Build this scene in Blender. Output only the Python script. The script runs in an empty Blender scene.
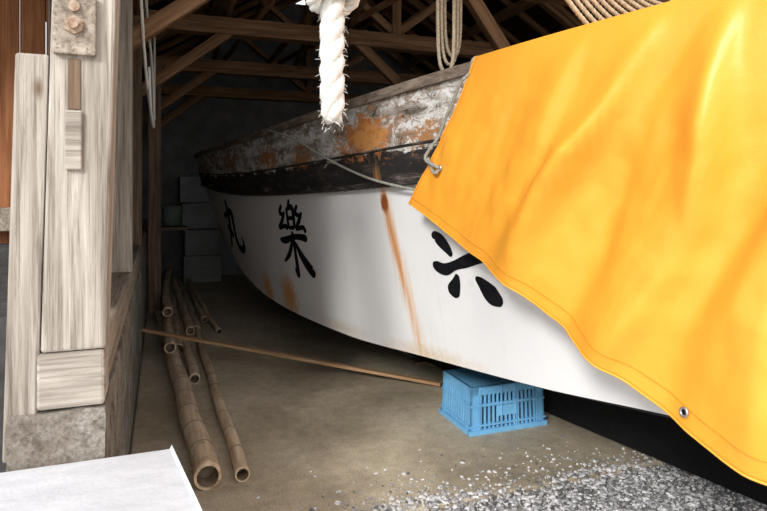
import bpy, math, random
import numpy as np
from mathutils import Vector, Matrix, noise
random.seed(7)
rng = np.random.default_rng(5)
scene = bpy.context.scene
try:
    scene.view_settings.view_transform = 'Standard'
except Exception:
    pass

# ------------------------------------------------------------------ helpers
def link(o):
    scene.collection.objects.link(o); return o

def empty(name, loc=(0,0,0)):
    e = bpy.data.objects.new(name, None); e.location = loc; e.empty_display_size = .1
    link(e); return e

def mesh_obj(name, verts, faces, mat=None, parent=None, smooth=False, mats=None, matrix=None):
    me = bpy.data.meshes.new(name)
    me.from_pydata([tuple(v) for v in verts], [], faces)
    me.update()
    o = bpy.data.objects.new(name, me); link(o)
    if mats:
        for m in mats: me.materials.append(m)
    elif mat: me.materials.append(mat)
    if smooth:
        for p in me.polygons: p.use_smooth = True
    if matrix is not None: o.matrix_world = matrix
    if parent:
        o.parent = parent
        o.matrix_parent_inverse = Matrix.Translation(-Vector(parent.location))
    return o

BF = [(0,3,2,1),(4,5,6,7),(0,1,5,4),(1,2,6,5),(2,3,7,6),(3,0,4,7)]
def box_geo(x0,x1,y0,y1,z0,z1):
    return [(x0,y0,z0),(x1,y0,z0),(x1,y1,z0),(x0,y1,z0),(x0,y0,z1),(x1,y0,z1),(x1,y1,z1),(x0,y1,z1)]
def bevel(o, w=.004, seg=2):
    if w>0:
        m = o.modifiers.new('bevel','BEVEL'); m.width=w; m.segments=seg; m.limit_method='ANGLE'
def box(name,x0,x1,y0,y1,z0,z1,mat,parent=None,bev=.004,shear=0,zr=0):
    v = box_geo(x0,x1,y0,y1,z0,z1)
    if shear: v=[(x+shear*(z-zr),y,z) for x,y,z in v]
    o = mesh_obj(name,v,BF,mat,parent); bevel(o,bev); return o
def multibox(name, boxes, mat, parent=None, bev=0, fn=None):
    V=[];F=[]
    for b in boxes:
        n=len(V); V+=box_geo(*b); F+=[tuple(i+n for i in f) for f in BF]
    if fn: V=[fn(v) for v in V]
    o=mesh_obj(name,V,F,mat,parent); bevel(o,bev); return o
def beam(name,a,b,w,h,mat,parent=None,bev=.006,up=(0,0,1)):
    a=Vector(a); b=Vector(b); d=b-a; L=d.length; z=d.normalized()
    upv=Vector(up)
    if abs(z.dot(upv))>.98: upv=Vector((0,1,0))
    x=upv.cross(z).normalized(); y=z.cross(x)
    M=Matrix((( x.x,y.x,z.x,a.x),(x.y,y.y,z.y,a.y),(x.z,y.z,z.z,a.z),(0,0,0,1)))
    o=mesh_obj(name,box_geo(-w/2,w/2,-h/2,h/2,0,L),BF,mat,parent,matrix=M); bevel(o,bev); return o

def smooth_path(pts, n=8, closed=False):
    P=[Vector(p) for p in pts]; out=[]
    N=len(P)
    rngi = range(N if closed else N-1)
    for i in rngi:
        if closed:
            p0,p1,p2,p3=P[(i-1)%N],P[i],P[(i+1)%N],P[(i+2)%N]
        else:
            p0=P[max(i-1,0)];p1=P[i];p2=P[i+1];p3=P[min(i+2,N-1)]
        for k in range(n):
            t=k/n
            out.append(.5*((2*p1)+(-p0+p2)*t+(2*p0-5*p1+4*p2-p3)*t*t+(-p0+3*p1-3*p2+p3)*t**3))
    if not closed: out.append(P[-1].copy())
    return out
def frames(P):
    T=[]
    for i in range(len(P)):
        a=P[max(i-1,0)]; b=P[min(i+1,len(P)-1)]
        d=(b-a); T.append(d.normalized() if d.length>1e-9 else Vector((0,0,1)))
    up=Vector((0,0,1)) if abs(T[0].z)<.9 else Vector((1,0,0))
    n=(up-T[0]*up.dot(T[0])).normalized(); N=[n]
    for i in range(1,len(P)):
        n=N[-1]-T[i]*N[-1].dot(T[i]); n=n.normalized(); N.append(n)
    return T,N,[T[i].cross(N[i]) for i in range(len(P))]
def tube_geo(P,r,seg=8,V=None,F=None,cap=True):
    if V is None: V=[];F=[]
    T,N,B=frames(P)
    base=len(V)
    for i,p in enumerate(P):
        ri=r[i] if hasattr(r,'__len__') else r
        for k in range(seg):
            a=2*math.pi*k/seg
            V.append(p+(N[i]*math.cos(a)+B[i]*math.sin(a))*ri)
    for i in range(len(P)-1):
        for k in range(seg):
            a=base+i*seg+k; b=base+i*seg+(k+1)%seg
            F.append((a,b,b+seg,a+seg))
    if cap:
        F.append(tuple(base+k for k in range(seg))[::-1])
        F.append(tuple(base+(len(P)-1)*seg+k for k in range(seg)))
    return V,F
def resample(P,step):
    out=[P[0]]; acc=0
    for i in range(1,len(P)):
        a=P[i-1]; b=P[i]; L=(b-a).length
        if L<1e-9: continue
        t=step-acc
        while t<=L:
            out.append(a.lerp(b,t/L)); t+=step
        acc=(acc+L)%step
    return out
def rope(name,paths,r,mat,parent=None,pitch=None,seg=6):
    """three-strand laid rope"""
    V=[];F=[]
    pitch=pitch or r*6
    for pts in paths:
        P=resample(smooth_path(pts,10),pitch/7)
        T,N,B=frames(P)
        for s in range(3):
            Q=[];R=[]
            for i,p in enumerate(P):
                a=2*math.pi*(i/7)+s*2*math.pi/3
                Q.append(p+(N[i]*math.cos(a)+B[i]*math.sin(a))*r*.48)
                e=min(i,len(P)-1-i); R.append(r*.56*(1 if e>2 else (.55,.8,.93)[e]))
            tube_geo(Q,R,seg,V,F)
    return mesh_obj(name,V,F,mat,parent,smooth=True)

# ------------------------------------------------------------------ materials
def newmat(name, rough=.8, spec=.3):
    m=bpy.data.materials.new(name); m.use_nodes=True
    nt=m.node_tree; b=nt.nodes['Principled BSDF']
    b.inputs['Roughness'].default_value=rough
    b.inputs['Specular IOR Level'].default_value=spec
    return m,nt,b
def N(nt,t,**kw):
    n=nt.nodes.new(t)
    for k,v in kw.items(): setattr(n,k,v)
    return n
def ramp(nt,fac,stops,interp='LINEAR'):
    r=N(nt,'ShaderNodeValToRGB'); r.color_ramp.interpolation=interp
    e=r.color_ramp.elements
    while len(e)>1: e.remove(e[-1])
    e[0].position=stops[0][0]; e[0].color=(*stops[0][1],1)
    for p,c in stops[1:]:
        x=e.new(p); x.color=(*c,1)
    nt.links.new(fac,r.inputs[0]); return r.outputs[0]
def texnoise(nt,vec,scale,detail=6,rough=.6,dist=0):
    n=N(nt,'ShaderNodeTexNoise'); n.inputs['Scale'].default_value=scale
    n.inputs['Detail'].default_value=detail; n.inputs['Roughness'].default_value=rough
    n.inputs['Distortion'].default_value=dist
    nt.links.new(vec,n.inputs['Vector']); return n.outputs[0]
def mapping(nt,vec,scale,loc=(0,0,0)):
    m=N(nt,'ShaderNodeMapping'); m.inputs['Scale'].default_value=scale; m.inputs['Location'].default_value=loc
    nt.links.new(vec,m.inputs['Vector']); return m.outputs[0]
def mixc(nt,fac,a,b,mode='MIX'):
    m=N(nt,'ShaderNodeMix',data_type='RGBA',blend_type=mode)
    for s,v in ((m.inputs[0],fac),(m.inputs[6],a),(m.inputs[7],b)):
        if isinstance(v,(int,float)): s.default_value=v
        elif isinstance(v,tuple): s.default_value=(*v,1)
        else: nt.links.new(v,s)
    return m.outputs[2]
def mth(nt,op,a,b=0,clamp=False):
    m=N(nt,'ShaderNodeMath',operation=op); m.use_clamp=clamp
    for s,v in ((m.inputs[0],a),(m.inputs[1],b)):
        if isinstance(v,(int,float)): s.default_value=v
        else: nt.links.new(v,s)
    return m.outputs[0]
def bump(nt,b,h,strength=.3,dist=.01):
    n=N(nt,'ShaderNodeBump'); n.inputs['Strength'].default_value=strength; n.inputs['Distance'].default_value=dist
    nt.links.new(h,n.inputs['Height']); nt.links.new(n.outputs[0],b.inputs['Normal'])
def wood(name,dark,mid,light,axis='z',k=1.,rough=.85,bs=.4,knots=False):
    m,nt,b=newmat(name,rough,.2)
    tc=N(nt,'ShaderNodeTexCoord').outputs['Object']
    s={'x':(2.2,45,45),'y':(45,2.2,45),'z':(45,45,2.2)}[axis]
    v=mapping(nt,tc,tuple(q*k for q in s))
    n1=texnoise(nt,v,1,8,.7,.3)
    s2=tuple(q*.25 for q in s)
    n2=texnoise(nt,mapping(nt,tc,s2,(3,1,2)),1,4,.6,.5)
    n3=texnoise(nt,mapping(nt,tc,tuple(q*2.2 if q>10 else q*.8 for q in s),(1,5,3)),1,5,.6,.2)
    c=ramp(nt,n1,[(.28,dark),(.5,mid),(.72,light)])
    c2=ramp(nt,n2,[(.3,(.62,.6,.58)),(.65,(1.05,1.05,1.05))])
    c=mixc(nt,1.,c,c2,'MULTIPLY')
    c=mixc(nt,ramp(nt,n3,[(.32,(.85,.85,.85)),(.43,(0,0,0))]),c,dark)
    if knots:
        vo=N(nt,'ShaderNodeTexVoronoi'); vo.inputs['Scale'].default_value=1
        nt.links.new(mapping(nt,tc,(6,6,2.6),(.3,.1,.45)),vo.inputs['Vector'])
        kf=ramp(nt,vo.outputs['Distance'],[(.03,(1,1,1)),(.11,(0,0,0))])
        c=mixc(nt,kf,c,(.17,.12,.08))
    nt.links.new(c,b.inputs['Base Color'])
    bump(nt,b,mth(nt,'ADD',n1,mth(nt,'MULTIPLY',n3,.6)),bs,.006); return m
def noisy(name,stops,scale=6,rough=.8,bs=.2,spec=.3,detail=8,sc3=(1,1,1),bscale=None,bd=.01):
    m,nt,b=newmat(name,rough,spec)
    tc=N(nt,'ShaderNodeTexCoord').outputs['Object']
    n1=texnoise(nt,mapping(nt,tc,sc3),scale,detail,.65)
    nt.links.new(ramp(nt,n1,stops),b.inputs['Base Color'])
    h=texnoise(nt,tc,bscale,6,.7) if bscale else n1
    if bs: bump(nt,b,h,bs,bd)
    return m

M_post=wood('weathered_post_wood',(.15,.125,.10),(.46,.42,.37),(.66,.62,.57),'z',1,bs=.9,knots=True)
M_sill=wood('weathered_sill_wood',(.13,.10,.08),(.38,.33,.27),(.56,.5,.43),'y',bs=.5)
M_blockw=wood('weathered_block_wood',(.2,.175,.15),(.48,.44,.39),(.66,.62,.57),'x',bs=.6)
M_postdark=wood('brown_post_wood',(.10,.065,.04),(.23,.16,.11),(.36,.27,.19),'z')
M_beam=wood('roof_beam_wood',(.10,.052,.028),(.29,.165,.088),(.44,.27,.155),'z')
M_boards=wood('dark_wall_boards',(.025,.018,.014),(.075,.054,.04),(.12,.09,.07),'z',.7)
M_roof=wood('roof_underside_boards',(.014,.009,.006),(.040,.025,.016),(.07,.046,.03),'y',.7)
M_red=wood('red_brown_board',(.14,.055,.025),(.32,.13,.055),(.44,.20,.10),'z',.6)
M_white=noisy('pale_weathered_slab',[(.3,(.52,.54,.58)),(.5,(.60,.62,.665)),(.7,(.68,.70,.74))],5,.9,.5,sc3=(1,3,3),bscale=45,bd=.006)
M_rail=wood('gunwale_wood',(.08,.06,.05),(.27,.215,.17),(.44,.38,.32),'y',.8,bs=.5)
M_lath=wood('lath_wood',(.32,.18,.09),(.58,.36,.20),(.74,.50,.31),'z')
def found_mat():
    m,nt,b=newmat('foundation_concrete',.95,.2)
    tc=N(nt,'ShaderNodeTexCoord').outputs['Object']
    n1=texnoise(nt,tc,7,10,.75,.4); n2=texnoise(nt,tc,70,6,.75); n3=texnoise(nt,tc,2.5,6,.7)
    c=ramp(nt,n1,[(.34,(.13,.115,.095)),(.46,(.29,.265,.23)),(.62,(.44,.42,.385))])
    c=mixc(nt,.8,c,ramp(nt,n2,[(.36,(.45,.44,.42)),(.6,(1.2,1.2,1.2))]),'MULTIPLY')
    c=mixc(nt,ramp(nt,n3,[(.48,(0,0,0)),(.62,(.6,.6,.6))]),c,(.17,.135,.10))
    nt.links.new(c,b.inputs['Base Color']); bump(nt,b,mth(nt,'ADD',n2,n1),.9,.012); return m
M_found=found_mat()
M_dark=noisy('dark_stained_concrete',[(.3,(.04,.04,.04)),(.7,(.10,.10,.10))],9,.95,.5)
M_bolt=noisy('rusty_bolt',[(.35,(.2,.1,.05)),(.6,(.46,.36,.28))],60,.6,.3)
M_rope=noisy('white_rope_fibre',[(.3,(.60,.58,.54)),(.7,(.80,.79,.76))],120,.9,.4,bscale=400,bd=.002)
M_tan=noisy('tan_rope_fibre',[(.3,(.34,.27,.18)),(.7,(.66,.56,.42))],60,.9,.4,bscale=300,bd=.003)
M_grey=noisy('grey_cord',[(.3,(.2,.2,.17)),(.7,(.42,.42,.37))],60,.9,.3,bscale=300,bd=.003)
M_ink=noisy('black_brush_paint',[(.3,(.004,.004,.006)),(.7,(.012,.012,.015))],20,.7,.1,spec=.1)
M_brass=noisy('grommet_metal',[(.3,(.35,.35,.38)),(.7,(.7,.7,.72))],30,.35,.1)
M_brass.node_tree.nodes['Principled BSDF'].inputs['Metallic'].default_value=.8
M_crate=noisy('blue_crate_plastic',[(.3,(.13,.38,.66)),(.7,(.20,.50,.80))],9,.4,.05,spec=.5)

def bamboo_mat():
    m,nt,b=newmat('dry_bamboo',.55,.4)
    tc=N(nt,'ShaderNodeTexCoord').outputs['Object']
    n1=texnoise(nt,mapping(nt,tc,(30,2,30)),1,6,.6)
    n2=texnoise(nt,tc,3,4,.6); n3=texnoise(nt,tc,11,8,.75)
    c=ramp(nt,n1,[(.3,(.34,.23,.13)),(.5,(.60,.44,.29)),(.7,(.76,.61,.44))])
    c=mixc(nt,ramp(nt,n2,[(.4,(0,0,0)),(.7,(.55,.55,.55))]),c,(.62,.56,.47))
    c=mixc(nt,ramp(nt,n3,[(.54,(0,0,0)),(.66,(.7,.7,.7))]),c,(.18,.105,.055))
    nt.links.new(c,b.inputs['Base Color']); bump(nt,b,n1,.2,.004); return m
M_bam=bamboo_mat()
M_node=noisy('bamboo_node_ring',[(.3,(.14,.10,.07)),(.7,(.42,.35,.26))],40,.8,.2)
M_inner=noisy('bamboo_inner',[(.3,(.16,.12,.08)),(.7,(.32,.25,.17))],30,.8,.2)

def floor_mat():
    m,nt,b=newmat('stained_concrete_floor',.8,.3)
    tc=N(nt,'ShaderNodeTexCoord').outputs['Object']
    n1=texnoise(nt,tc,1.4,8,.65,.6); n2=texnoise(nt,tc,14,8,.7); n3=texnoise(nt,tc,120,4,.7)
    c=ramp(nt,n1,[(.3,(.33,.275,.195)),(.5,(.47,.40,.30)),(.7,(.60,.53,.41))])
    c=mixc(nt,.6,c,ramp(nt,n2,[(.3,(.6,.6,.58)),(.7,(1.25,1.24,1.2))]),'MULTIPLY')
    c=mixc(nt,.7,c,ramp(nt,n3,[(.3,(.5,.5,.5)),(.7,(1.5,1.5,1.5))]),'MULTIPLY')
    nt.links.new(c,b.inputs['Base Color'])
    nt.links.new(ramp(nt,n1,[(.35,(.5,.5,.5)),(.65,(.9,.9,.9))]),b.inputs['Roughness'])
    bump(nt,b,n2,.25,.01); return m
M_floor=floor_mat()
M_ground=noisy('gritty_ground',[(.3,(.22,.215,.20)),(.5,(.41,.40,.38)),(.7,(.60,.59,.565))],60,.95,.6,bscale=90)

# ------------------------------------------------------------------ camera
H=1.4; YAW=math.atan(.369)
cd=bpy.data.cameras.new('camera'); cam=bpy.data.objects.new('camera',cd); link(cam)
cam.location=(0,0,H); cam.rotation_euler=(math.pi/2,0,-YAW)
cd.sensor_width=36; cd.lens=600/767*36; cd.shift_y=-65.5/767; cd.clip_start=.02
scene.camera=cam

# ------------------------------------------------------------------ ground / floor / shed shell
mesh_obj('ground',[(-20,-15,-.03),(20,-15,-.03),(20,20,-.03),(-20,20,-.03)],[(0,1,2,3)],M_ground)
box('floor',-.16,5.0,2.42,10.3,-.2,0,M_floor,bev=.01)
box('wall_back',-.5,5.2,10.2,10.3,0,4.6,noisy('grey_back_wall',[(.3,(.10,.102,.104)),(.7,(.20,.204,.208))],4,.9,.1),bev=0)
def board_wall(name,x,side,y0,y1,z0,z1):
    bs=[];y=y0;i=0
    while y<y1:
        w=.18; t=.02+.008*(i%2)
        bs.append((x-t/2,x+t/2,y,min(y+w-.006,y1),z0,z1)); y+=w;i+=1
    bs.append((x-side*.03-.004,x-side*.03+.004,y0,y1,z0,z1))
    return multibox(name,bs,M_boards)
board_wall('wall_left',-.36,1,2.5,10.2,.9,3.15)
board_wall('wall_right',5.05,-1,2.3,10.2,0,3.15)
def rough_block(name,x0,x1,y0,y1,z0,z1,mat,step=.03,amp=.006):
    import bmesh
    bm=bmesh.new(); bmesh.ops.create_cube(bm,size=1)
    for v in bm.verts: v.co=Vector((x0+(v.co.x+.5)*(x1-x0),y0+(v.co.y+.5)*(y1-y0),z0+(v.co.z+.5)*(z1-z0)))
    for ax,L in ((0,x1-x0),(1,y1-y0),(2,z1-z0)):
        n_=max(1,int(L/step))
        for i in range(1,n_):
            co=Vector((x0,y0,z0)); co[ax]+=L*i/n_
            no=Vector((0,0,0)); no[ax]=1
            bmesh.ops.bisect_plane(bm,geom=bm.verts[:]+bm.edges[:]+bm.faces[:],plane_co=co,plane_no=no)
    for v in bm.verts:
        s=v.co*18
        v.co+=Vector((noise.noise(s),noise.noise(s+Vector((9,0,0))),noise.noise(s+Vector((0,9,0)))))*amp
    me=bpy.data.meshes.new(name); bm.to_mesh(me); bm.free(); me.materials.append(mat)
    o=bpy.data.objects.new(name,me); link(o)
    return o
rough_block('foundation_pier',-.42,-.162,1.995,2.9,-.05,.745,M_found)
multibox('foundation_wall',[(-.42,-.165,2.91,5.2,-.05,.745),(-.42,-.16,5.205,10.2,-.05,.75)],M_found,bev=.012)
box('sill_beam',-.36,-.17,2.15,10.2,.752,.92,M_sill,bev=.01)

# roof
RX=2.35; RZ=4.75; EZ=3.12
def roof_slab(name,sgn):
    xe = -.95 if sgn<0 else 5.65
    k=(RZ-EZ)/(RX+.36)
    ze=RZ-k*abs(xe-RX)
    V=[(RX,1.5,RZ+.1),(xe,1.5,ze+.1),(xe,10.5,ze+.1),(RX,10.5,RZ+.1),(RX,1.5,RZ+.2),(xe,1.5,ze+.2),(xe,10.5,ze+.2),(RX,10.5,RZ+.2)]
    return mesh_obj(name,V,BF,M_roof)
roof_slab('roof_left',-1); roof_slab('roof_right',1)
k=(RZ-EZ)/(RX+.36)
rf=empty('roof_frame',(RX,5.5,3.0))
for yi,Y in enumerate((2.08,4.0,6.0,8.0,10.05)):
    e=rf; t_='truss_%d_'%(yi+1)
    beam(t_+'tie_beam',(-.3,Y,2.98),(5.0,Y,2.98),.16,.16,M_beam,e)
    beam(t_+'rafter_left',(-.9,Y,RZ-k*(RX+.9)+.02),(RX,Y,RZ+.02),.09,.12,M_beam,e)
    beam(t_+'rafter_right',(5.6,Y,RZ-k*(5.6-RX)+.02),(RX,Y,RZ+.02),.09,.12,M_beam,e)
    beam(t_+'king_post',(RX,Y,3.06),(RX,Y,RZ-.04),.1,.1,M_beam,e)
    beam(t_+'strut_left',(RX-.05,Y,3.1),(RX-1.2,Y,RZ-k*1.2-.04),.08,.08,M_beam,e)
    beam(t_+'strut_right',(RX+.05,Y,3.1),(RX+1.2,Y,RZ-k*1.2-.04),.08,.08,M_beam,e)
    if Y>3:
        beam(t_+'knee_brace_left',(-.2,Y-.02,2.3),(.62,Y-.02,2.94),.07,.1,M_beam,e)
        beam(t_+'knee_brace_right',(4.95,Y-.02,2.2),(4.1,Y-.02,2.94),.07,.1,M_beam,e)
for i,x in enumerate((-.28,.6,1.5,2.35,3.2,4.1,4.98)):
    z=RZ-k*abs(x-RX)+.0-(.06 if 0<i<6 else .1)
    beam('purlin_%d'%i,(x,1.55,z),(x,10.15,z),.1,.1,M_beam,rf)
for j in range(15):
    y=1.75+j*.6
    for sgn in (-1,1):
        xe=-.9 if sgn<0 else 5.6
        beam('common_rafter_%d'%j,(xe,y,RZ-k*abs(xe-RX)+.05),(RX,y,RZ+.05),.05,.07,M_beam,rf,bev=0)
for i in range(7):
    x0=.5+random.random()*1.6; x1=x0+random.uniform(-.5,.9)
    V,F=tube_geo([Vector((x0,3.3+random.random(),3.1)),Vector((x1,8.8,3.12+.03*i))],.03+.01*random.random(),10)
    mesh_obj('stowed_pole_%d'%i,V,F,M_beam,rf,smooth=True)
beam('diagonal_brace_near',(2.45,3.95,2.43),(1.85,3.98,3.25),.08,.1,M_beam,rf)
beam('diagonal_brace_far',(2.35,5.95,2.55),(1.9,5.98,2.95),.08,.1,M_beam,rf)
beam('eave_plate',(-.25,1.6,3.06),(-.25,10.1,3.06),.15,.12,M_beam,rf)
beam('wall_girt',(-.3,2.2,2.1),(-.3,10.1,2.1),.06,.12,M_postdark,rf)
beam('eave_outrigger',(.347,1.15,2.86),(.347,2.2,2.86),.09,.1,M_beam,rf)
beam('rope_hanging_pole',(1.0,2.45,2.72),(4.9,2.6,2.72),.07,.07,M_beam,rf)

# posts
post=empty('front_post',(-.25,2.07,.92))
sh=.028
box('shaft',-.335,-.161,1.995,2.16,.92,2.9,M_post,post,.01,sh,.92)
box('side_plank',-.425,-.338,2.0,2.10,.61,1.80,M_post,post,.008,sh,.92)
box('foot_block',-.345,-.163,1.992,2.149,.752,.918,M_blockw,post,.01)
box('mortise_recess',-.262,-.228,1.99,1.998,1.64,1.79,M_postdark,post,.002)
box('mortise_peg',-.268,-.224,1.978,1.998,1.46,1.635,M_blockw,post,.004)
box('washer_plate',-.30,-.185,1.972,1.994,1.80,1.975,M_sill,post,.004)
V,F=tube_geo([Vector((-.243,1.975,1.885)),Vector((-.243,1.962,1.885))],.028,6); mesh_obj('bolt_head',V,F,M_bolt,post)
V,F=tube_geo([Vector((-.243,1.965,1.885)),Vector((-.243,1.945,1.885))],.014,14); mesh_obj('bolt_shank',V,F,M_bolt,post)
V,F=tube_geo([Vector((-.243,1.975,1.94)),Vector((-.243,1.962,1.94))],.016,12); mesh_obj('bolt_nut',V,F,M_bolt,post)
for (x0,x1,y0,m_) in ((-.32,-.165,3.78,M_post),(-.32,-.165,5.6,M_postdark),(-.15,-.01,7.3,M_postdark)):
    box('wall_post',x0,x1,y0,y0+.15,.921 if x0<-.2 else 0,2.88,m_,bev=.008)

# pale foreground slab on two supports
st=empty('pale_step_slab',(-.4,1.65,.5))
V=[];F=[]
prof_y=[(1.30,.48),(1.30,.60),(1.64,.601),(1.975,.60),(1.975,.48)]
nn=len(prof_y)
for xs in (0,1):
    for y,z in prof_y:
        x=-1.1 if xs==0 else .13-.15*(y-1.30)
        V.append((x,y,z))
for i in range(nn):
    j=(i+1)%nn; F.append((i,j,j+nn,i+nn))
F.append(tuple(range(nn))); F.append(tuple(range(nn,2*nn))[::-1])
bevel(mesh_obj('slab',V,F,M_white,st),.008,3)
multibox('supports',[(-.08,.0,1.36,1.93,-.03,.48),(-.95,-.85,1.36,1.93,-.03,.48)],M_white,st,.006)

# left outside building
ob=empty('neighbouring_shed_wall',(-1.5,5.2,0))
bs=[]
x=-4.0
while x<-.5:
    bs.append((x,x+.17,5.2,5.22+.01*(int(x*10)%2),1.0,3.4)); x+=.176
multibox('boards',bs,M_red,ob,.003)
box('rail',-4,-.45,5.05,5.19,1.10,1.27,M_sill,ob)
box('base',-4,-.45,5.2,5.3,-.02,1.0,M_dark,ob)
box('shed_eave',-4,-.45,3.4,5.3,3.4,3.5,M_dark,ob)
box('low_platform',-3.5,-.46,3.0,5.04,-.02,.85,M_dark,ob)

# ------------------------------------------------------------------ boat
ORI=Vector((2.350,2.681,0)); PD=Vector((-.190,.982,0)).normalized(); QD=Vector((-.982,-.190,0)).normalized()
def cr(xs,ys,x):
    xs=list(xs);ys=list(ys)
    if x<=xs[0]: return ys[0]
    if x>=xs[-1]: return ys[-1]
    i=max(j for j in range(len(xs)-1) if xs[j]<=x)
    def sl(j):
        if j==0: return (ys[1]-ys[0])/(xs[1]-xs[0])
        if j==len(xs)-1: return (ys[-1]-ys[-2])/(xs[-1]-xs[-2])
        return (ys[j+1]-ys[j-1])/(xs[j+1]-xs[j-1])
    h=xs[i+1]-xs[i];t=(x-xs[i])/h
    return (2*t**3-3*t*t+1)*ys[i]+(t**3-2*t*t+t)*h*sl(i)+(-2*t**3+3*t*t)*ys[i+1]+(t**3-t*t)*h*sl(i+1)
PB=[-.9,-.4,.2,.9,1.7,2.6,4.0,5.5,6.8,7.9]
Bs=lambda p:cr(PB,[.03,.40,.70,.90,.99,1.02,1.05,1.04,1.01,.94],p)
Bc=lambda p:cr(PB,[.03,.22,.45,.66,.77,.82,.85,.82,.74,.62],p)
Zs=lambda p:cr([-.9,.2,1.3,2.6,4,5.5,7.9],[2.12,2.0,1.955,1.94,1.90,1.85,1.80],p)
Zc=lambda p:cr([-.9,.2,1.4,1.85,2.35,3.2,4.17,5.76,6.82,7.9],[1.0,.74,.60,.56,.508,.447,.378,.38,.515,.80],p)
Zg=lambda p:cr([-.9,0,1,4,6.5,7.9],[.62,.40,.33,.30,.31,.62],p)
STEP=.335
def hb(p,f):
    b=Bs(p)+(Bc(p)-Bs(p))*(max(f,0)**1.35)
    amp=min(1,max(0,(p+.9)/.6))
    if f<STEP: b+=.028*amp
    return b
def W(p,q,z): 
    v=ORI+PD*(p-2.6)+QD*q; return Vector((v.x,v.y,z))
def hz(p,z,off=0):
    f=(Zs(p)-z)/(Zs(p)-Zc(p)); return W(p,hb(p,f)+off,z)

def hull_mat():
    m,nt,b=newmat('painted_hull_planking',.42,.4)
    uv=N(nt,'ShaderNodeUVMap').outputs[0]; sx=N(nt,'ShaderNodeSeparateXYZ'); nt.links.new(uv,sx.inputs[0])
    U,Vv=sx.outputs[0],sx.outputs[1]
    tc=N(nt,'ShaderNodeTexCoord').outputs['Object']
    nst=texnoise(nt,mapping(nt,uv,(1.5,14,1)),1.5,10,.75,.5)
    nblot=texnoise(nt,mapping(nt,uv,(3,9,1)),1.3,8,.7,.8)
    npeel=texnoise(nt,mapping(nt,uv,(5,9,1),(2,3,0)),2.0,10,.8,.6)
    nrust=texnoise(nt,mapping(nt,uv,(6,16,1),(5,1,0)),1.6,12,.8,.9)
    nfine=texnoise(nt,tc,26,8,.75)
    nbig=texnoise(nt,tc,1.6,5,.6)
    white=ramp(nt,nbig,[(.3,(.83,.84,.86)),(.7,(.90,.905,.92))])
    streak=texnoise(nt,mapping(nt,uv,(14,1.2,1)),1.5,6,.7)
    white=mixc(nt,ramp(nt,streak,[(.56,(0,0,0)),(.80,(.35,.35,.35))]),white,(.68,.62,.52))
    scuff=texnoise(nt,mapping(nt,uv,(2,3,1)),3,10,.8)
    white=mixc(nt,ramp(nt,scuff,[(.60,(0,0,0)),(.68,(.35,.35,.35))]),white,(.60,.58,.54))
    worn=ramp(nt,nst,[(.36,(.08,.065,.05)),(.44,(.28,.24,.205)),(.51,(.52,.49,.46)),(.62,(.80,.79,.78))])
    worn=mixc(nt,ramp(nt,nblot,[(.49,(0,0,0)),(.57,(.85,.85,.85))]),worn,(.27,.195,.14))
    worn=mixc(nt,ramp(nt,npeel,[(.53,(0,0,0)),(.55,(1,1,1))]),worn,(.76,.75,.74))
    worn=mixc(nt,ramp(nt,npeel,[(.40,(.9,.9,.9)),(.43,(0,0,0))]),worn,(.05,.04,.035))
    blk=ramp(nt,nst,[(.36,(.012,.011,.012)),(.54,(.030,.025,.024)),(.62,(.09,.07,.06)),(.72,(.36,.33,.31))])
    blk=mixc(nt,ramp(nt,npeel,[(.60,(0,0,0)),(.63,(.8,.8,.8))]),blk,(.30,.24,.19))
    botm=ramp(nt,nfine,[(.3,(.003,.003,.003)),(.7,(.008,.008,.009))])
    vw=mth(nt,'ADD',Vv,mth(nt,'MULTIPLY',mth(nt,'SUBTRACT',nfine,.5),.022))
    vw2=mth(nt,'ADD',Vv,mth(nt,'MULTIPLY',mth(nt,'SUBTRACT',nblot,.5),.16))
    vw2=mth(nt,'ADD',vw2,mth(nt,'MULTIPLY',mth(nt,'SUBTRACT',nfine,.5),.07))
    f1=mth(nt,'GREATER_THAN',vw2,.20); f2=mth(nt,'GREATER_THAN',vw,.338); f3=mth(nt,'GREATER_THAN',Vv,.998)
    c=mixc(nt,f1,worn,blk); c=mixc(nt,f2,c,white)
    def blob(cu,cv,su,sv,lo=.3,hi=.6,slant=0,nz=.9,src=None):
        du=mth(nt,'SUBTRACT',U,cu)
        if slant: du=mth(nt,'ADD',du,mth(nt,'MULTIPLY',mth(nt,'SUBTRACT',Vv,cv),slant))
        du=mth(nt,'DIVIDE',du,su); dv=mth(nt,'DIVIDE',mth(nt,'SUBTRACT',Vv,cv),sv)
        d=mth(nt,'SQRT',mth(nt,'ADD',mth(nt,'MULTIPLY',du,du),mth(nt,'MULTIPLY',dv,dv)))
        g=mth(nt,'SUBTRACT',1,d)
        g=mth(nt,'ADD',g,mth(nt,'MULTIPLY',mth(nt,'SUBTRACT',src or nfine,.5),nz))
        r_=N(nt,'ShaderNodeMapRange'); r_.inputs[1].default_value=lo; r_.inputs[2].default_value=hi
        nt.links.new(g,r_.inputs[0]); return r_.outputs[0]
    RU=(.66,.25,.05); RD=(.30,.09,.02)
    c=mixc(nt,mth(nt,'MULTIPLY',blob(3.33,.68,.095,.52,.1,1.0,.30,2.2,streak),.75),c,(.78,.42,.13))
    c=mixc(nt,mth(nt,'MULTIPLY',blob(3.37,.58,.045,.40,.1,.9,.30,2.4,streak),.85),c,RU)
    c=mixc(nt,blob(3.43,.40,.055,.055,.15,.5),c,RD)
    upper=mth(nt,'LESS_THAN',Vv,.33)
    def up(*a): return mth(nt,'MULTIPLY',blob(*a),upper)
    c=mixc(nt,up(3.55,.13,.45,.12,.35,.52,0,5.0,nrust),c,(.55,.20,.055))
    c=mixc(nt,up(3.50,.14,.28,.07,.35,.60,0,5.0,npeel),c,(.70,.33,.10))
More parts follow.
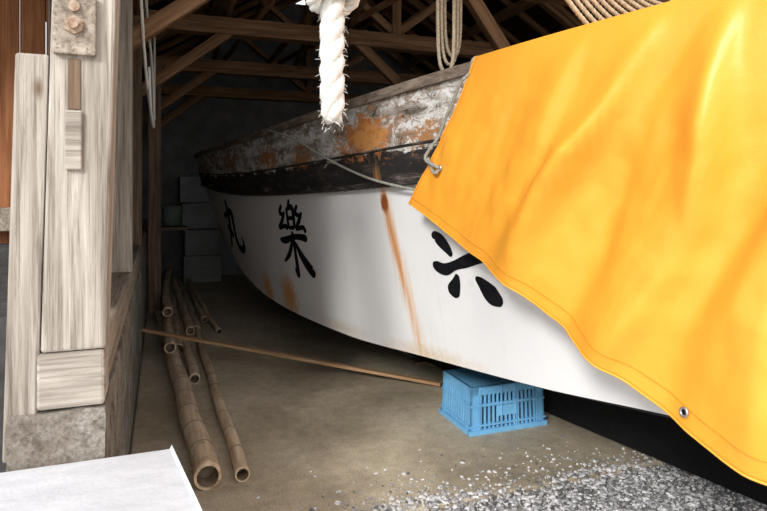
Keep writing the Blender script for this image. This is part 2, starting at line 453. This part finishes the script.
    c=mixc(nt,up(5.2,.13,.4,.10,.5,.65,0,5.0,nrust),c,(.46,.19,.07))
    c=mixc(nt,up(4.45,.16,.35,.08,.5,.65,0,5.0,npeel),c,(.38,.18,.08))
    c=mixc(nt,up(6.3,.12,.5,.10,.5,.7,0,5.0,nrust),c,(.33,.16,.08))
    c=mixc(nt,up(2.95,.17,.3,.08,.5,.7,0,5.0,nrust),c,(.42,.2,.08))
    c=mixc(nt,mth(nt,'MULTIPLY',blob(5.78,.93,.18,.13,.05,.7,0,1.8,nfine),.9),c,(.76,.35,.07))
    c=mixc(nt,mth(nt,'MULTIPLY',blob(5.2,.91,.24,.16,.05,.7,0,1.8,nfine),.9),c,(.76,.35,.07))
    c=mixc(nt,mth(nt,'MULTIPLY',blob(3.2,.985,.6,.05,.1,1.,0,1.5,nfine),.5),c,(.6,.38,.10))
    c=mixc(nt,mth(nt,'MULTIPLY',blob(4.2,.97,.5,.05,.1,1.,0,1.5,nfine),.35),c,(.6,.38,.10))
    c=mixc(nt,mth(nt,'MULTIPLY',blob(7.0,.6,.05,.38,.1,.9,0,1.8,streak),.6),c,RU)
    c=mixc(nt,f3,c,botm)
    nt.links.new(c,b.inputs['Base Color'])
    r=mth(nt,'ADD',mth(nt,'MULTIPLY',mth(nt,'SUBTRACT',1,f2),.35),.40); r=mth(nt,'ADD',r,mth(nt,'MULTIPLY',f3,.4))
    nt.links.new(r,b.inputs['Roughness'])
    hgt=mth(nt,'MULTIPLY',mth(nt,'ADD',nst,npeel),mth(nt,'SUBTRACT',1,f2))
    bump(nt,b,mth(nt,'ADD',hgt,mth(nt,'MULTIPLY',nbig,.6)),.35,.01)
    return m
M_hull=hull_mat()
M_inside=wood('boat_inside_wood',(.2,.17,.14),(.4,.36,.3),(.55,.5,.44),'y')

boat=empty('wooden_fishing_boat',(W(3.5,0,0).x,W(3.5,0,0).y,.03))
ps=[-.9+8.8*i/110 for i in range(111)]
rows=[0,.04,.08,.12,.16,.2,.25,.3,.3349,.3351,.37,.42,.48,.54,.6,.66,.72,.78,.84,.9,.95,.997,1.0]
prof=[]
for p in ps:
    zs,zc=Zs(p),Zc(p); s=[]
    inner=max(Bs(p)-.06,.01)
    zf=zs-.62*(zs-zc)
    s.append((0,zf,-.6)); s.append((max(inner-.12,.005),zf,-.5)); s.append((inner,zs-.2,-.2)); s.append((inner,zs,-.02))
    for f in rows: s.append((hb(p,f),zs-f*(zs-zc),f))
    for t in (.003,.1,.3,.5,.7,.9,1.0):
        q=Bc(p)+(.035-Bc(p))*t; z=zc+(Zg(p)-zc)*(t**.9); s.append((max(q,.03),z,1+t*.3+.01))
    s.append((0,Zg(p),1.35))
    prof.append(s)
V=[];F=[];UV=[]
n=len(prof[0])
for sg in (1,-1):
    base=len(V)
    for i,p in enumerate(ps):
        for (q,z,v) in prof[i]:
            V.append(W(p,q*sg,z)); UV.append((p,v))
    for i in range(len(ps)-1):
        for j in range(n-1):
            a=base+i*n+j; f=(a,a+1,a+n+1,a+n)
            F.append(f if sg>0 else f[::-1])
    last=base+(len(ps)-1)*n
    F.append(tuple(last+j for j in range(n)) if sg>0 else tuple(last+j for j in range(n))[::-1])
hull=mesh_obj('hull',V,F,M_hull,boat,smooth=True)
uvl=hull.data.uv_layers.new(name='UVMap')
for lp in hull.data.loops: uvl.data[lp.index].uv=UV[lp.vertex_index]
hull.data.materials.append(M_inside)
for pl in hull.data.polygons:
    if any(UV[v][1]<-.01 for v in pl.vertices) and len(pl.vertices)==4: pl.material_index=1
    if len(pl.vertices)>4: pl.use_smooth=False
try:
    hull.data.set_sharp_from_angle(angle=math.radians(32))
except Exception as ex: print(ex)
def strake(name,fz,q0,q1,dz0,dz1,mat,pa,pb,sides=(1,-1)):
    V=[];F=[];
    for sg in sides:
        b0=len(V); m_=90
        for i in range(m_+1):
            p=pa+(pb-pa)*i/m_
            z=Zs(p)-fz*(Zs(p)-Zc(p)); bq=hb(p,fz)
            for q,dz in ((q0,dz0),(q1,dz0),(q1,dz1),(q0,dz1)):
                V.append(W(p,(max(bq+q,.004))*sg,z+dz))
        for i in range(m_):
            for kx in range(4):
                a=b0+i*4+kx; c=b0+i*4+(kx+1)%4; F.append((a,c,c+4,a+4))
        F.append((b0,b0+3,b0+2,b0+1)); e=b0+m_*4; F.append((e,e+1,e+2,e+3))
    o=mesh_obj(name,V,F,mat,boat); bevel(o,.006); return o
strake('gunwale_rail',0,-.12,.022,-.012,.045,M_rail,-.85,7.92)
M_blackw=noisy('worn_black_strake',[(.35,(.012,.011,.011)),(.55,(.05,.042,.038)),(.68,(.2,.17,.15))],7,.7,.4,sc3=(1,1,6),bscale=60)
strake('rub_strake',.325,-.02,.016,-.02,.012,M_blackw,-.6,7.9)
strake('upper_moulding',.195,-.02,.006,-.008,.008,M_blackw,-.6,7.9)
V=[];F=[]
kp=[-.95,-.93,-.9,-.8,-.6,-.3,.1,.6,1.2]+[1.2+6.5*i/20 for i in range(1,21)]
top=lambda p:Zg(p)+.02
for p in kp:
    bot=cr([-.95,-.9,-.6,-.3,.1,.6,7.7],[1.6,1.1,.5,.22,.06,.03,.03],p)
    tp=top(p) if p>-.88 else 2.2
    for q,z in ((-.035,bot),(.035,bot),(.035,max(tp,bot+.05)),(-.035,max(tp,bot+.05))): V.append(W(p,q,z))
for i in range(len(kp)-1):
    for kx in range(4):
        a=i*4+kx; c=i*4+(kx+1)%4; F.append((a,c,c+4,a+4))
F.append((0,3,2,1)); e=(len(kp)-1)*4; F.append((e,e+1,e+2,e+3))
M_tar=noisy('black_bottom_paint',[(.3,(.003,.003,.003)),(.7,(.008,.008,.009))],20,.9,.3,bscale=60)
mesh_obj('keel',V,F,M_tar,boat)
for i,p in enumerate((1.6,4.4,6.8)):
    a=W(p,.0,0)
    box('keel_block_%d'%i ,a.x-.12,a.x+.12,a.y-.06,a.y+.06,0 if p>2.5 else -.03,.028,M_postdark,boat)
for i,p in enumerate((1.2,3.0,4.8,6.4)):
    zt=Zs(p)-.22
    beam('thwart_%d'%i,W(p,-(Bs(p)-.07),zt),W(p,(Bs(p)-.07),zt),.26,.04,M_inside,boat)

def glyph(name,strokes,pc,zc,Wd,Hd,kw=1.0):
    V=[];F=[]
    for st_ in strokes:
        P=smooth_path([(x,y,w*kw) for x,y,w in st_],10)
        L=[]
        for i,q in enumerate(P):
            a=P[max(i-1,0)];b_=P[min(i+1,len(P)-1)]
            d=Vector((b_.x-a.x,b_.y-a.y)); d=d.normalized() if d.length>0 else Vector((1,0))
            nrm=Vector((-d.y,d.x)); 
            t=i/(len(P)-1); w=max(q.z,.004)*.5
            end=min(1,math.sqrt(max(0,min(t,1-t)*14)))
            w*=max(end,.08)
            L.append((Vector((q.x,q.y)),nrm,w))
        base=len(V)
        for c_,nr,w in L:
            for s_ in (-1,-.33,.33,1):
                g=c_+nr*w*s_
                p=pc-(g.x-.5)*Wd; z=zc+(g.y-.5)*Hd
                V.append(hz(p,z,.004))
        for i in range(len(L)-1):
            for j in range(3):
                a=base+i*4+j; F.append((a,a+1,a+5,a+4))
    return mesh_obj(name,V,F,M_ink,boat)
roku=[[(.34,.98,.05),(.46,.86,.1)],
      [(.05,.64,.04),(.10,.66,.11),(.19,.61,.15),(.28,.53,.11),(.33,.46,.05)],
      [(.01,.36,.05),(.07,.33,.12),(.20,.31,.13),(.36,.37,.10),(.56,.44,.13),(.95,.58,.14)],
      [(.38,.28,.05),(.35,.19,.12),(.29,.09,.18),(.26,.03,.09)],
      [(.64,.28,.04),(.72,.23,.13),(.84,.13,.21),(.97,.07,.08)]]
raku=[[(.24,.97,.05),(.14,.86,.07),(.27,.82,.05)],[(.33,.88,.05),(.18,.72,.07),(.06,.62,.05),(.3,.66,.06),(.34,.60,.07)],
      [(.78,.98,.05),(.68,.87,.07),(.82,.83,.05)],[(.9,.89,.05),(.76,.74,.07),(.66,.64,.05),(.88,.67,.06),(.95,.60,.08)],
      [(.53,1.06,.05),(.47,.95,.07)],[(.40,.93,.06),(.40,.62,.07)],[(.39,.91,.05),(.60,.93,.08),(.60,.64,.07)],
      [(.42,.78,.05),(.59,.79,.05)],[(.40,.64,.05),(.60,.65,.05)],
      [(.02,.44,.05),(.2,.44,.09),(.6,.52,.07),(.97,.52,.10)],[(.50,.60,.08),(.51,.3,.08),(.50,-.03,.10),(.42,.05,.04)],
      [(.47,.46,.06),(.3,.25,.08),(.06,.10,.03)],[(.54,.45,.05),(.72,.24,.12),(.98,.06,.14),(1.02,.1,.04)]]
maru=[[(.42,1.0,.08),(.43,.75,.11),(.36,.4,.1),(.20,.15,.08),(.03,.0,.03)],
      [(.08,.66,.06),(.25,.68,.1),(.62,.76,.12),(.66,.6,.11),(.62,.3,.1),(.68,.1,.13),(.88,.04,.13),(1.02,.12,.1),(1.0,.32,.04)],
      [(.18,.46,.06),(.34,.38,.12),(.48,.26,.13)]]
glyph('lettering_roku',roku,2.765,1.08,.52,.49,1.0)
glyph('lettering_raku',raku,4.88,1.02,.62,.55,1.2)
glyph('lettering_maru',maru,6.75,1.03,.74,.54,1.15)

line=[hz(5.0,1.88,.05),hz(4.5,1.78,.05),hz(4.1,1.65,.045),hz(3.7,1.53,.045),hz(3.35,1.45,.045),hz(2.95,1.39,.04),hz(2.8,1.38,.04)]
rope('mooring_line',[line],.008,M_grey,boat)

# ------------------------------------------------------------------ tarp
def tarp_mat():
    m,nt,b=newmat('orange_vinyl_tarp',.40,.45)
    tc=N(nt,'ShaderNodeTexCoord').outputs['Object']
    n1=texnoise(nt,tc,2.2,5,.6); n2=texnoise(nt,tc,16,6,.6); n3=texnoise(nt,tc,260,3,.6)
    c=ramp(nt,n1,[(.3,(.88,.375,.036)),(.7,(.90,.395,.044))])
    nt.links.new(c,b.inputs['Base Color'])
    bump(nt,b,mth(nt,'ADD',mth(nt,'MULTIPLY',n2,.4),mth(nt,'MULTIPLY',n3,.03)),.3,.02)
    return m
M_tarp=tarp_mat()
tarp=empty('orange_tarpaulin',(W(1.2,1,0).x,W(1.2,1,0).y,1.9))
zb=lambda p:cr([-.6,.5,1.28,1.525,1.75,2.01,2.34,2.98],[.44,.46,.585,.660,.765,.895,1.06,1.335],p)
NI,NJ,NK=170,110,16
def crease(x,w):
    return math.exp(-(x/w)**2) if x<0 else math.exp(-(x/(w*2.4))**2)
FOLDS=((2.34,.75,.045,.055),(2.04,.62,.042,.115),(1.80,.52,.05,-.060),(1.54,.36,.036,.140),(1.36,.28,.05,-.06),
       (1.17,.20,.040,.115),(.97,.12,.05,-.05),(.78,.10,.040,.10),(.35,.0,.06,.09))
def tarp_pt(s,r):
    pt=2.50-3.19*s; pb=2.97-3.34*s
    if r<0:
        p=pt; t=-r
        q=Bs(p)+.05-(1.9*Bs(p))*t; z=Zs(p)+.055+.05*math.sin(min(t*3,1)*math.pi/2)+.012*math.sin(p*9+t*4)
        return W(p,q,z)
    p=pt+(pb-pt)*(r**1.25)
    zt=Zs(pt)+.055
    z=zt+(zb(pb)-zt)*r
    amp=min(1,r*2.2)*(1-.62*max(0,(r-.72)/.28))
    fold=0
    for (p_a,sl,w,hgt) in FOLDS:
        x=p-(p_a-(z-1.3)*sl+.05*math.sin(z*5+p_a*7)+.10*(z-1.5)**2)
        fold+=hgt*crease(x,w*(.75+.9*r))*(.75+.6*noise.noise(Vector((z*2.2,p_a*5,3.))))
    fold+=.035*noise.noise(Vector((p*3.1+z*1.6,z*1.8,1.)))+.014*noise.noise(Vector((p*8+z*5,z*4,4.)))
    fold+=.007*noise.noise(Vector((p*19+z*9,z*11,7.)))
    fold*=amp
    q=Bs(p)+.06+.01*r+fold
    q+=.03*(1-math.exp(-r*18))-.02
    f=(Zs(p)-z)/(Zs(p)-Zc(p))
    if f<1.0:
        lim=hb(p,f)+.024
        if q<lim+.02: q=lim+.02*math.exp((q-lim-.02)/.02)
    z+= .003*math.sin(s*47)*r
    return W(p,q,z)
V=[];F=[]
rr=[-1+k_/NK for k_ in range(NK)]+[j/NJ for j in range(NJ+1)]
R_=len(rr)
for i in range(NI+1):
    for r in rr: V.append(tarp_pt(i/NI,r))
for i in range(NI):
    for j in range(R_-1):
        a=i*R_+j; F.append((a,a+R_,a+R_+1,a+1))
to=mesh_obj('sheet',V,F,M_tarp,tarp,smooth=True)
sm=to.modifiers.new('th','SOLIDIFY'); sm.thickness=.004; sm.offset=1
hem=[tarp_pt(i/NI,1.0) for i in range(NI+1)]
V,F=tube_geo(hem,.004,8); mesh_obj('lower_hem',V,F,M_tarp,tarp,smooth=True)
hem=[tarp_pt(0,j/NJ) for j in range(NJ+1)]
V,F=tube_geo(hem,.004,8); mesh_obj('side_hem',V,F,M_tarp,tarp,smooth=True)
M_st=noisy('seam_thread',[(.3,(.55,.22,.02)),(.7,(.65,.28,.03))],40,.7,0)
seam=[tarp_pt(i/NI,.955)+QD*.004 for i in range(NI+1)]
V,F=tube_geo(seam,.0010,6); mesh_obj('hem_seam',V,F,M_st,tarp,smooth=True)
def grommet(s,r):
    c=tarp_pt(s,r); a=tarp_pt(s+.01,r); b_=tarp_pt(s,r-.015)
    nx=(a-c).normalized(); ny=(b_-c).normalized(); nn=nx.cross(ny).normalized()
    if nn.dot(QD)<0: nn=-nn
    c=c+nn*.009
    ring=[c+nx*.013*math.cos(t)+ny*.013*math.sin(t) for t in [2*math.pi*k_/20 for k_ in range(21)]]
    V,F=tube_geo(ring,.0045,8,cap=False); mesh_obj('grommet',V,F,M_brass,tarp,smooth=True)
    ds=[c-nn*.002+nx*.011*math.cos(2*math.pi*k_/20)+ny*.011*math.sin(2*math.pi*k_/20) for k_ in range(20)]
    mesh_obj('grommet_hole',ds,[tuple(range(20))],M_ink,tarp)
    return c
g1=grommet(.030,.70)
grommet(.43,.965)
e1=tarp_pt(0,.66)+PD*.012+QD*.012
rope('tie_cord',[[g1-QD*.01,g1+QD*.022+Vector((0,0,.01)),e1+QD*.02,tarp_pt(0,.52)+PD*.02+QD*.010,tarp_pt(0,.40)+PD*.028+QD*.012,tarp_pt(0,.28)+PD*.025+QD*.014,tarp_pt(0,.16)+PD*.015+QD*.02,W(2.53,Bs(2.5)+.06,1.93),W(2.53,Bs(2.5)+.03,2.0),W(2.53,Bs(2.5)-.1,2.0)],
                 [g1-QD*.01,g1+QD*.02+Vector((0,0,-.02)),g1+PD*.035+QD*.012+Vector((0,0,-.012)),e1+QD*.006]],.0085,M_grey,tarp)

# ------------------------------------------------------------------ ropes
hr=empty('hanging_white_rope',(.347,1.257,1.8))
rx,ry=.347,1.257
rope('rope_body',[[(rx,ry,2.81),(rx+.004,ry,2.3),(rx,ry,1.9),(rx-.002,ry,1.7),(rx,ry,1.532)]],.0275,M_rope,hr,pitch=.13,seg=12)
rope('rope_hitch',[[(rx-.02,ry+.03,1.80),(rx-.045,ry-.01,1.80),(rx-.03,ry-.035,1.825),(rx+.02,ry-.04,1.825),(rx+.045,ry,1.815),(rx+.02,ry+.03,1.80),(rx-.04,ry+.02,1.82),(rx-.045,ry-.02,1.86),(rx-.01,ry-.045,1.89),(rx+.04,ry-.02,1.93),(rx+.02,ry+.03,1.95)]],.016,M_rope,hr,pitch=.08,seg=8)
V=[];F=[]
for i in range(260):
    a=random.random()*6.28; z=1.53+random.random()*.31
    r0=.023; L=.006+.014*random.random()**2
    s0=Vector((rx+r0*math.cos(a),ry+r0*math.sin(a),z)); d=Vector((math.cos(a+.9),math.sin(a+.9),random.uniform(-1,.4))).normalized()*L
    tube_geo([s0,s0+d*.5+Vector((0,0,.001)),s0+d+Vector((0,0,-.002))],[.0008,.0006,.0004],4,V,F)
mesh_obj('loose_fibres',V,F,M_rope,hr)

lp=[]
for i in range(3):
    x=1.40+.035*i; y=2.86+.03*i; zb_=2.02+.05*i
    lp.append([(x-.03,y,2.9),(x-.04,y,2.6),(x-.035,y,zb_+.1),(x+.01,y,zb_),(x+.05,y,zb_+.1),(x+.055,y,2.6),(x+.06,y,2.9)])
rope('hanging_rope_loops',lp,.010,M_tan)
beam('loop_pole',(1.2,2.88,2.93),(2.4,2.9,2.93),.05,.05,M_beam,rf)
lp=[]
for i in range(10):
    x0=1.50+.035*i; x1=2.75+.06*i; y0=2.37+.012*i; y1=2.5+.012*i
    d=2.14+.03*i
    lp.append([(x0,y0,2.66+.005*i),(x0+(x1-x0)*.2,y0+.02,2.38+.02*i),(x0+(x1-x0)*.5,(y0+y1)/2,d),(x0+(x1-x0)*.8,y1-.02,2.34+.02*i),(x1,y1,2.67)])
rope('swagged_rope_bundle',lp,.013,M_tan)

rope('wall_cord',[[(-.10,3.9,2.75),(-.09,4.2,2.5),(-.07,4.6,2.3),(-.06,4.9,2.0),(-.06,4.7,1.86),(-.07,4.3,1.92),(-.08,4.15,2.2)],
                  [(-.12,3.75,2.6),(-.10,4.05,2.2),(-.08,4.4,1.98),(-.06,5.0,1.95),(-.06,5.3,2.1),(-.06,5.45,2.7)]],.010,M_rope)

# ------------------------------------------------------------------ bamboo
def bamboo(a,b_,r,taper=.8):
    a=Vector(a);b_=Vector(b_); L=(b_-a).length; e=empty('bamboo_pole',a)
    sp=.27; n_=int(L/sp); P=[];R=[]
    m_=n_*6
    bend=random.uniform(-.03,.03)
    def pos(t): return a.lerp(b_,t)+Vector((bend*math.sin(t*math.pi)+.006*math.sin(t*23),0,0))
    for i in range(m_+1):
        t=i/m_; P.append(pos(t)); rr_=r*(1-(1-taper)*t)
        ph=(i%6)/6
        R.append(rr_*(1+.05*(abs(ph-.5)*2)**4))
    V,F=tube_geo(P,R,20,cap=False)
    d=(b_-a).normalized()
    n0=len(V)
    T,Nn,Bb=frames(P)
    for rad,dd in ((.84,0),(.80,.10)):
        for k_ in range(20):
            an=2*math.pi*k_/20
            V.append(P[0]+d*dd+(Nn[0]*math.cos(an)+Bb[0]*math.sin(an))*r*rad)
    nf=len(F)
    for k_ in range(20):
        k2=(k_+1)%20
        F.append((k_,n0+k_,n0+k2,k2)); F.append((n0+k_,n0+20+k_,n0+20+k2,n0+k2))
    F.append(tuple(n0+20+k_ for k_ in range(20)))
    F.append(tuple(m_*20+k_ for k_ in range(20)))
    o=mesh_obj('culm',V,F,None,e,smooth=True,mats=[M_bam,M_inner])
    for i in range(nf,len(F)):
        o.data.polygons[i].material_index=1 if (i-nf)%2==1 or i>=nf+40 else 0; o.data.polygons[i].use_smooth=False
    V=[];F=[]
    for i in range(1,n_):
        t=i/n_; c=pos(t); rr_=r*(1-(1-taper)*t)
        tube_geo([c-d*.008,c-d*.003,c+d*.003,c+d*.008],[rr_*1.03,rr_*1.08,rr_*1.08,rr_*1.03],20,V,F)
    mesh_obj('node_rings',V,F,M_node,e,smooth=True)
bamboo((.200,2.91,.062),(-.03,6.95,.055),.060)
bamboo((.362,2.93,.036),(.30,7.8,.03),.034,taper=.75)
bamboo((.13,5.4,.045),(.12,9.3,.04),.044)
bamboo((.31,6.1,.04),(.22,9.6,.035),.040)
bamboo((.22,4.5,.045),(.20,8.9,.04),.036)
bamboo((.06,5.0,.160),(.07,9.0,.13),.042)
bamboo((.24,5.7,.125),(.14,9.4,.12),.036)
bamboo((.42,6.6,.035),(.40,9.7,.03),.032)
bamboo((.05,6.0,.25),(.10,9.5,.22),.042)
bamboo((.52,6.0,.03),(.36,9.2,.10),.028)

beam('wooden_lath',(-.145,5.42,.225),(1.86,3.86,.02),.045,.022,M_lath,bev=.003)

# ------------------------------------------------------------------ crate
def crate():
    X0,X1,Y0,Y1,Hh=1.645,2.145,3.03,3.41,.27
    bs=[]; t=.012
    bs.append((X0,X1,Y0,Y1,Hh-.012,Hh))
    for z0,z1,o in ((0,.028,.012),(.045,.055,.008),(Hh-.05,Hh,.0),(.155,.17,.004)):
        bs+= [(X0-o,X1+o,Y0-o,Y0+t,z0,z1),(X0-o,X1+o,Y1-t,Y1+o,z0,z1),(X0-o,X0+t,Y0,Y1,z0,z1),(X1-t,X1+o,Y0,Y1,z0,z1)]
    for x0,x1 in ((X0,X0+.055),(X1-.055,X1)):
        for y0,y1 in ((Y0,Y0+t),(Y1-t,Y1)): bs.append((x0,x1,y0,y1,0,Hh))
    for y0,y1 in ((Y0,Y0+.05),(Y1-.05,Y1)):
        for x0,x1 in ((X0,X0+t),(X1-t,X1)): bs.append((x0,x1,y0,y1,0,Hh))
    n_=15
    for i in range(1,n_):
        x=X0+.04+(X1-X0-.08)*i/n_
        w=.0066
        bs.append((x-w,x+w,Y0+.001,Y0+t-.001,.02,Hh)); bs.append((x-w,x+w,Y1-t,Y1,.02,Hh))
    n_=10
    for i in range(1,n_):
        y=Y0+.035+(Y1-Y0-.07)*i/n_
        bs.append((X0+.001,X0+t-.001,y-.007,y+.007,.02,Hh)); bs.append((X1-t,X1,y-.007,y+.007,.02,Hh))
    for x in (X0+.055,X1-.06,X0+.2,X1-.2): bs.append((x,x+.006,Y0-.008,Y0,0,Hh))
    bs.append(((X0+X1)/2-.07,(X0+X1)/2+.07,Y0+.0,Y0+.006,.09,.15))
    cx,cy=(X0+X1)/2,(Y0+Y1)/2
    fn=lambda v:(cx+(v[0]-cx)*(1-.14*v[2]),cy+(v[1]-cy)*(1-.14*v[2]),v[2])
    multibox('blue_plastic_crate',bs,M_crate,None,.0015,fn)
crate()

# ------------------------------------------------------------------ gravel
def gravel():
    phi=(1+5**.5)/2
    iv=np.array([(-1,phi,0),(1,phi,0),(-1,-phi,0),(1,-phi,0),(0,-1,phi),(0,1,phi),(0,-1,-phi),(0,1,-phi),(phi,0,-1),(phi,0,1),(-phi,0,-1),(-phi,0,1)])/1.9
    it=[(0,11,5),(0,5,1),(0,1,7),(0,7,10),(0,10,11),(1,5,9),(5,11,4),(11,10,2),(10,7,6),(7,1,8),(3,9,4),(3,4,2),(3,2,6),(3,6,8),(3,8,9),(4,9,5),(2,4,11),(6,2,10),(8,6,7),(9,8,1)]
    V=[];F=[];mi=[]
    cnt=0
    for k_ in range(70000):
        if cnt>16500: break
        x=random.uniform(.35,3.6); y=random.uniform(1.75,3.02)
        lim=2.45+.035*math.sin(x*2.1)+.03*math.sin(x*7)
        if x<1.1 and random.random()<.6*(1.1-x)/.75: continue
        if y>lim and random.random()>.42*math.exp(-(y-lim)*9): continue
        cnt+=1
        s=random.choice((.004,.006,.008,.011))*random.uniform(.7,1.4)
        if y>lim: s*=.8
        zz=0
        if y<2.41: zz=random.uniform(-.028,.0)
        M_=np.array([[random.uniform(.6,1.3),random.uniform(-.3,.3),0],[random.uniform(-.3,.3),random.uniform(.6,1.3),0],[0,0,random.uniform(.4,.8)]])
        vv=(iv*(1+.15*rng.standard_normal((12,1))))@M_.T*s+np.array([x,y,zz+s*.4])
        b0=len(V); V+=vv.tolist(); F+=[(a+b0,b+b0,c+b0) for a,b,c in it]
        mi.append(random.choice((0,0,0,1,1,2)))
    ms=[noisy('gravel_pale',[(.3,(.50,.49,.50)),(.7,(.74,.73,.74))],50,.9,0),
        noisy('gravel_grey',[(.3,(.25,.25,.26)),(.7,(.42,.42,.43))],50,.9,0),
        noisy('gravel_dark',[(.3,(.10,.10,.11)),(.7,(.2,.2,.2))],50,.9,0)]
    o=mesh_obj('gravel',V,F,None,mats=ms)
    o.data.polygons.foreach_set('material_index',np.repeat(np.array(mi,dtype=np.int32),20))
gravel()

cb=empty('fish_box_stack',(.3,9.7,0))
multibox('boxes',[(.30,.85,9.5,10.1,0,.4),(.32,.83,9.48,10.08,.41,.8),(.28,.80,9.5,10.1,.81,1.2),(.25,.78,9.5,10.1,1.21,1.6)],noisy('grey_plastic_box',[(.3,(.16,.165,.17)),(.7,(.26,.265,.27))],5,.6,0),cb,.01)
hbk=empty('shelf_with_bucket',(.1,8,.92))
V,F=tube_geo([Vector((.12,8.0,.95)),Vector((.12,8.0,1.2))],[.1,.13],20)
mesh_obj('bucket',V,F,noisy('green_bucket_plastic',[(.3,(.1,.14,.12)),(.7,(.16,.2,.17))],5,.5,0),hbk,smooth=True)
beam('shelf_board',(-.3,8.0,.92),(.3,8.0,.92),.3,.04,M_postdark,hbk)

# ------------------------------------------------------------------ light
w=bpy.data.worlds.new('world'); scene.world=w; w.use_nodes=True
nt=w.node_tree; bg=nt.nodes['Background']
sky=nt.nodes.new('ShaderNodeTexSky'); sky.sky_type='NISHITA'; sky.sun_disc=False
sky.sun_elevation=math.radians(50); sky.sun_rotation=math.radians(210); sky.air_density=1.2; sky.dust_density=3.; 
mx=nt.nodes.new('ShaderNodeMix'); mx.data_type='RGBA'; mx.inputs[0].default_value=.75
mul=nt.nodes.new('ShaderNodeVectorMath'); mul.operation='SCALE'; mul.inputs[3].default_value=.14
nt.links.new(sky.outputs[0],mul.inputs[0]); nt.links.new(mul.outputs[0],mx.inputs[6])
mx.inputs[7].default_value=(1.0,.985,.96,1)
nt.links.new(mx.outputs[2],bg.inputs[0]); bg.inputs[1].default_value=1.85
sd=bpy.data.lights.new('sun','SUN'); sd.energy=2.8; sd.angle=math.radians(12); sd.color=(1,.975,.93)
so=bpy.data.objects.new('sun',sd); link(so)
dirv=Vector((.66,.68,-.50)); so.rotation_euler=dirv.to_track_quat('-Z','Y').to_euler(); so.location=(-3,-6,6)
